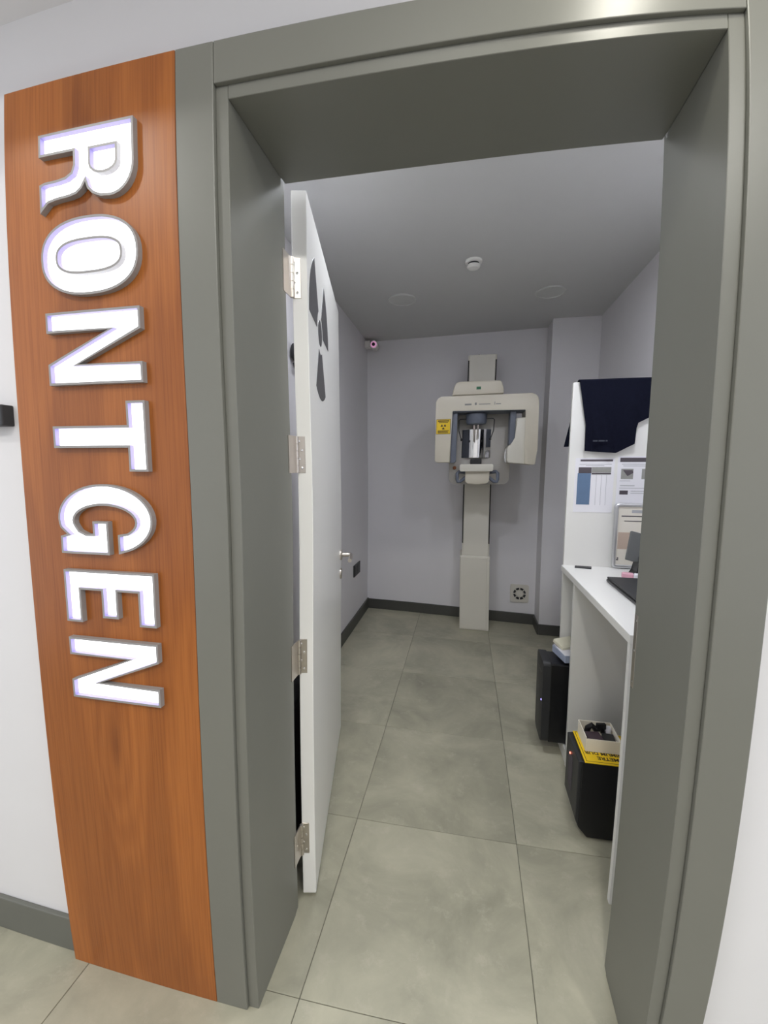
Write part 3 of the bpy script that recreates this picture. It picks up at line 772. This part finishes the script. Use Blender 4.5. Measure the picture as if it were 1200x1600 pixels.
# sheets on the tall panel
PY = 1.3611
t = thing('notice_sheet', (1.19, PY, 1.16), 'notice sheet with a blue picture, leftmost on the tall white panel', 'paper', group='sheets on the tall panel')
s1 = obj('sheet', box(1.104, 1.274, PY - .0012, PY, 1.155, 1.415), 'paper', t)
def prints(parent, name, lst, m, y=PY - .0012):
    for (x0, x1, z0, z1) in lst:
        obj(name, box(x0, x1, y - .0006, y, z0, z1), m, parent)
prints(s1, 'heading_bar', [(1.125, 1.266, 1.399, 1.408)], 'ink')
prints(s1, 'text_line', [(1.122, 1.262, 1.384, 1.3865), (1.15, 1.23, 1.377, 1.380)], 'inklight')
prints(s1, 'picture', [(1.119, 1.176, 1.343, 1.371)], 'ink')
prints(s1, 'picture', [(1.116, 1.174, 1.192, 1.343)], 'inkblue')
prints(s1, 'table_head', [(1.177, 1.261, 1.346, 1.372)], 'inkmid')
prints(s1, 'table_bar', [(1.177, 1.261, 1.337, 1.345)], 'ink')
prints(s1, 'table_line', [(1.198, 1.1995, 1.19, 1.335), (1.220, 1.2215, 1.19, 1.335), (1.242, 1.2435, 1.19, 1.335)], 'inklight')
t = thing('notice_sheet', (1.385, PY, 1.15), 'notice sheet with small grey photos above the silver frame', 'paper', group='sheets on the tall panel')
s2 = obj('sheet', box(1.288, 1.475, PY - .0012, PY, 1.155, 1.422), 'paper', t)
prints(s2, 'heading_bar', [(1.297, 1.465, 1.396, 1.416)], 'ink')
prints(s2, 'text_line', [(1.305, 1.46, 1.384, 1.387), (1.312, 1.46, 1.376, 1.379), (1.30, 1.345, 1.306, 1.309), (1.303, 1.365, 1.283, 1.287), (1.30, 1.46, 1.272, 1.275), (1.35, 1.46, 1.258, 1.261), (1.35, 1.46, 1.248, 1.251)], 'inklight')
prints(s2, 'photo', [(1.304, 1.356, 1.316, 1.364), (1.392, 1.44, 1.316, 1.364)], 'inkmid')
prints(s2, 'photo', [(1.302, 1.338, 1.243, 1.262)], 'ink')
obj('photo_subject', prism([(1.312, 1.358), (1.352, 1.358), (1.356, 1.345), (1.332, 1.330)], 'Y', PY - .0024, PY - .0018), 'ink', s2)

# jacket over the tall panel
def jacket():
    t = thing('jacket', (1.28, 1.37, 1.43), 'dark navy jacket draped over the tall white panel', 'jacket')
    prof = [(0, 1.447), (.36, 1.437), (.56, 1.480), (.575, 1.572), (.78, 1.612), (1, 1.64)]
    def zb(s):
        for i in range(len(prof) - 1):
            a, b = prof[i], prof[i + 1]
            if s <= b[0]: return a[1] + (b[1] - a[1]) * (s - a[0]) / (b[0] - a[0])
        return prof[-1][1]
    n, m = 56, 22
    def xs(s, z):
        left = 1.135 if z < 1.57 else 1.135 - .037 * (z - 1.57) / .2
        return left + (1.515 - left) * s
    bm = bmesh.new()
    zt = 1.7715
    grid_o, grid_i = [], []
    for i in range(n + 1):
        s = i / n; ro, ri = [], []
        b = zb(s)
        for j in range(m + 1):
            z = b + (zt - b) * j / m
            k = (zt - z) / .33
            fold = .006 * k * math.sin(s * 21 + 1.1 * math.sin(z * 17)) + .004 * k * math.sin(s * 47 + z * 20)
            y = 1.3595 - .010 - .004 * k + fold * .8
            ro.append((xs(s, z), min(y, 1.3575) - .004, z)); ri.append((xs(s, z), min(y, 1.3575), z))
        # over the top and down the back
        x = xs(s, zt)
        for (y, z) in ((1.352, 1.7765), (1.362, 1.7800), (1.382, 1.7795), (1.392, 1.775)):
            ro.append((x, y, z)); ri.append((x, y, z - .0045))
        bb = 1.52 - .05 * math.cos(s * 5)
        for j in range(1, 9):
            z = 1.770 - (1.770 - bb) * j / 8
            xb = x + (-.030 * max(0, (1.70 - z) / .16) * (1 - s) ** 2 if z < 1.70 else 0)
            ro.append((xb, 1.397 + .004 * math.sin(s * 25), z)); ri.append((xb, 1.392 + .004 * math.sin(s * 25), z))
        grid_o.append([bm.verts.new(p) for p in ro]); grid_i.append([bm.verts.new(p) for p in ri])
    k = len(grid_o[0])
    for g_ in (grid_o, grid_i):
        for i in range(n):
            for j in range(k - 1):
                bm.faces.new((g_[i][j], g_[i + 1][j], g_[i + 1][j + 1], g_[i][j + 1]))
    for i in range(n):
        for j in (0, k - 1):
            bm.faces.new((grid_o[i][j], grid_o[i + 1][j], grid_i[i + 1][j], grid_i[i][j]))
    for j in range(k - 1):
        for i in (0, n):
            bm.faces.new((grid_o[i][j], grid_o[i][j + 1], grid_i[i][j + 1], grid_i[i][j]))
    body = obj('jacket_cloth', bm, 'cloth', t, smooth=True)
    bm = bmesh.new()
    for (x0, x1) in ((1.166, 1.186), (1.190, 1.216), (1.220, 1.228)):
        add_box(bm, x0, x1, 1.3300, 1.3312, 1.490, 1.4965)
    obj('chest_print', bm, 'clothprint', body)
jacket()
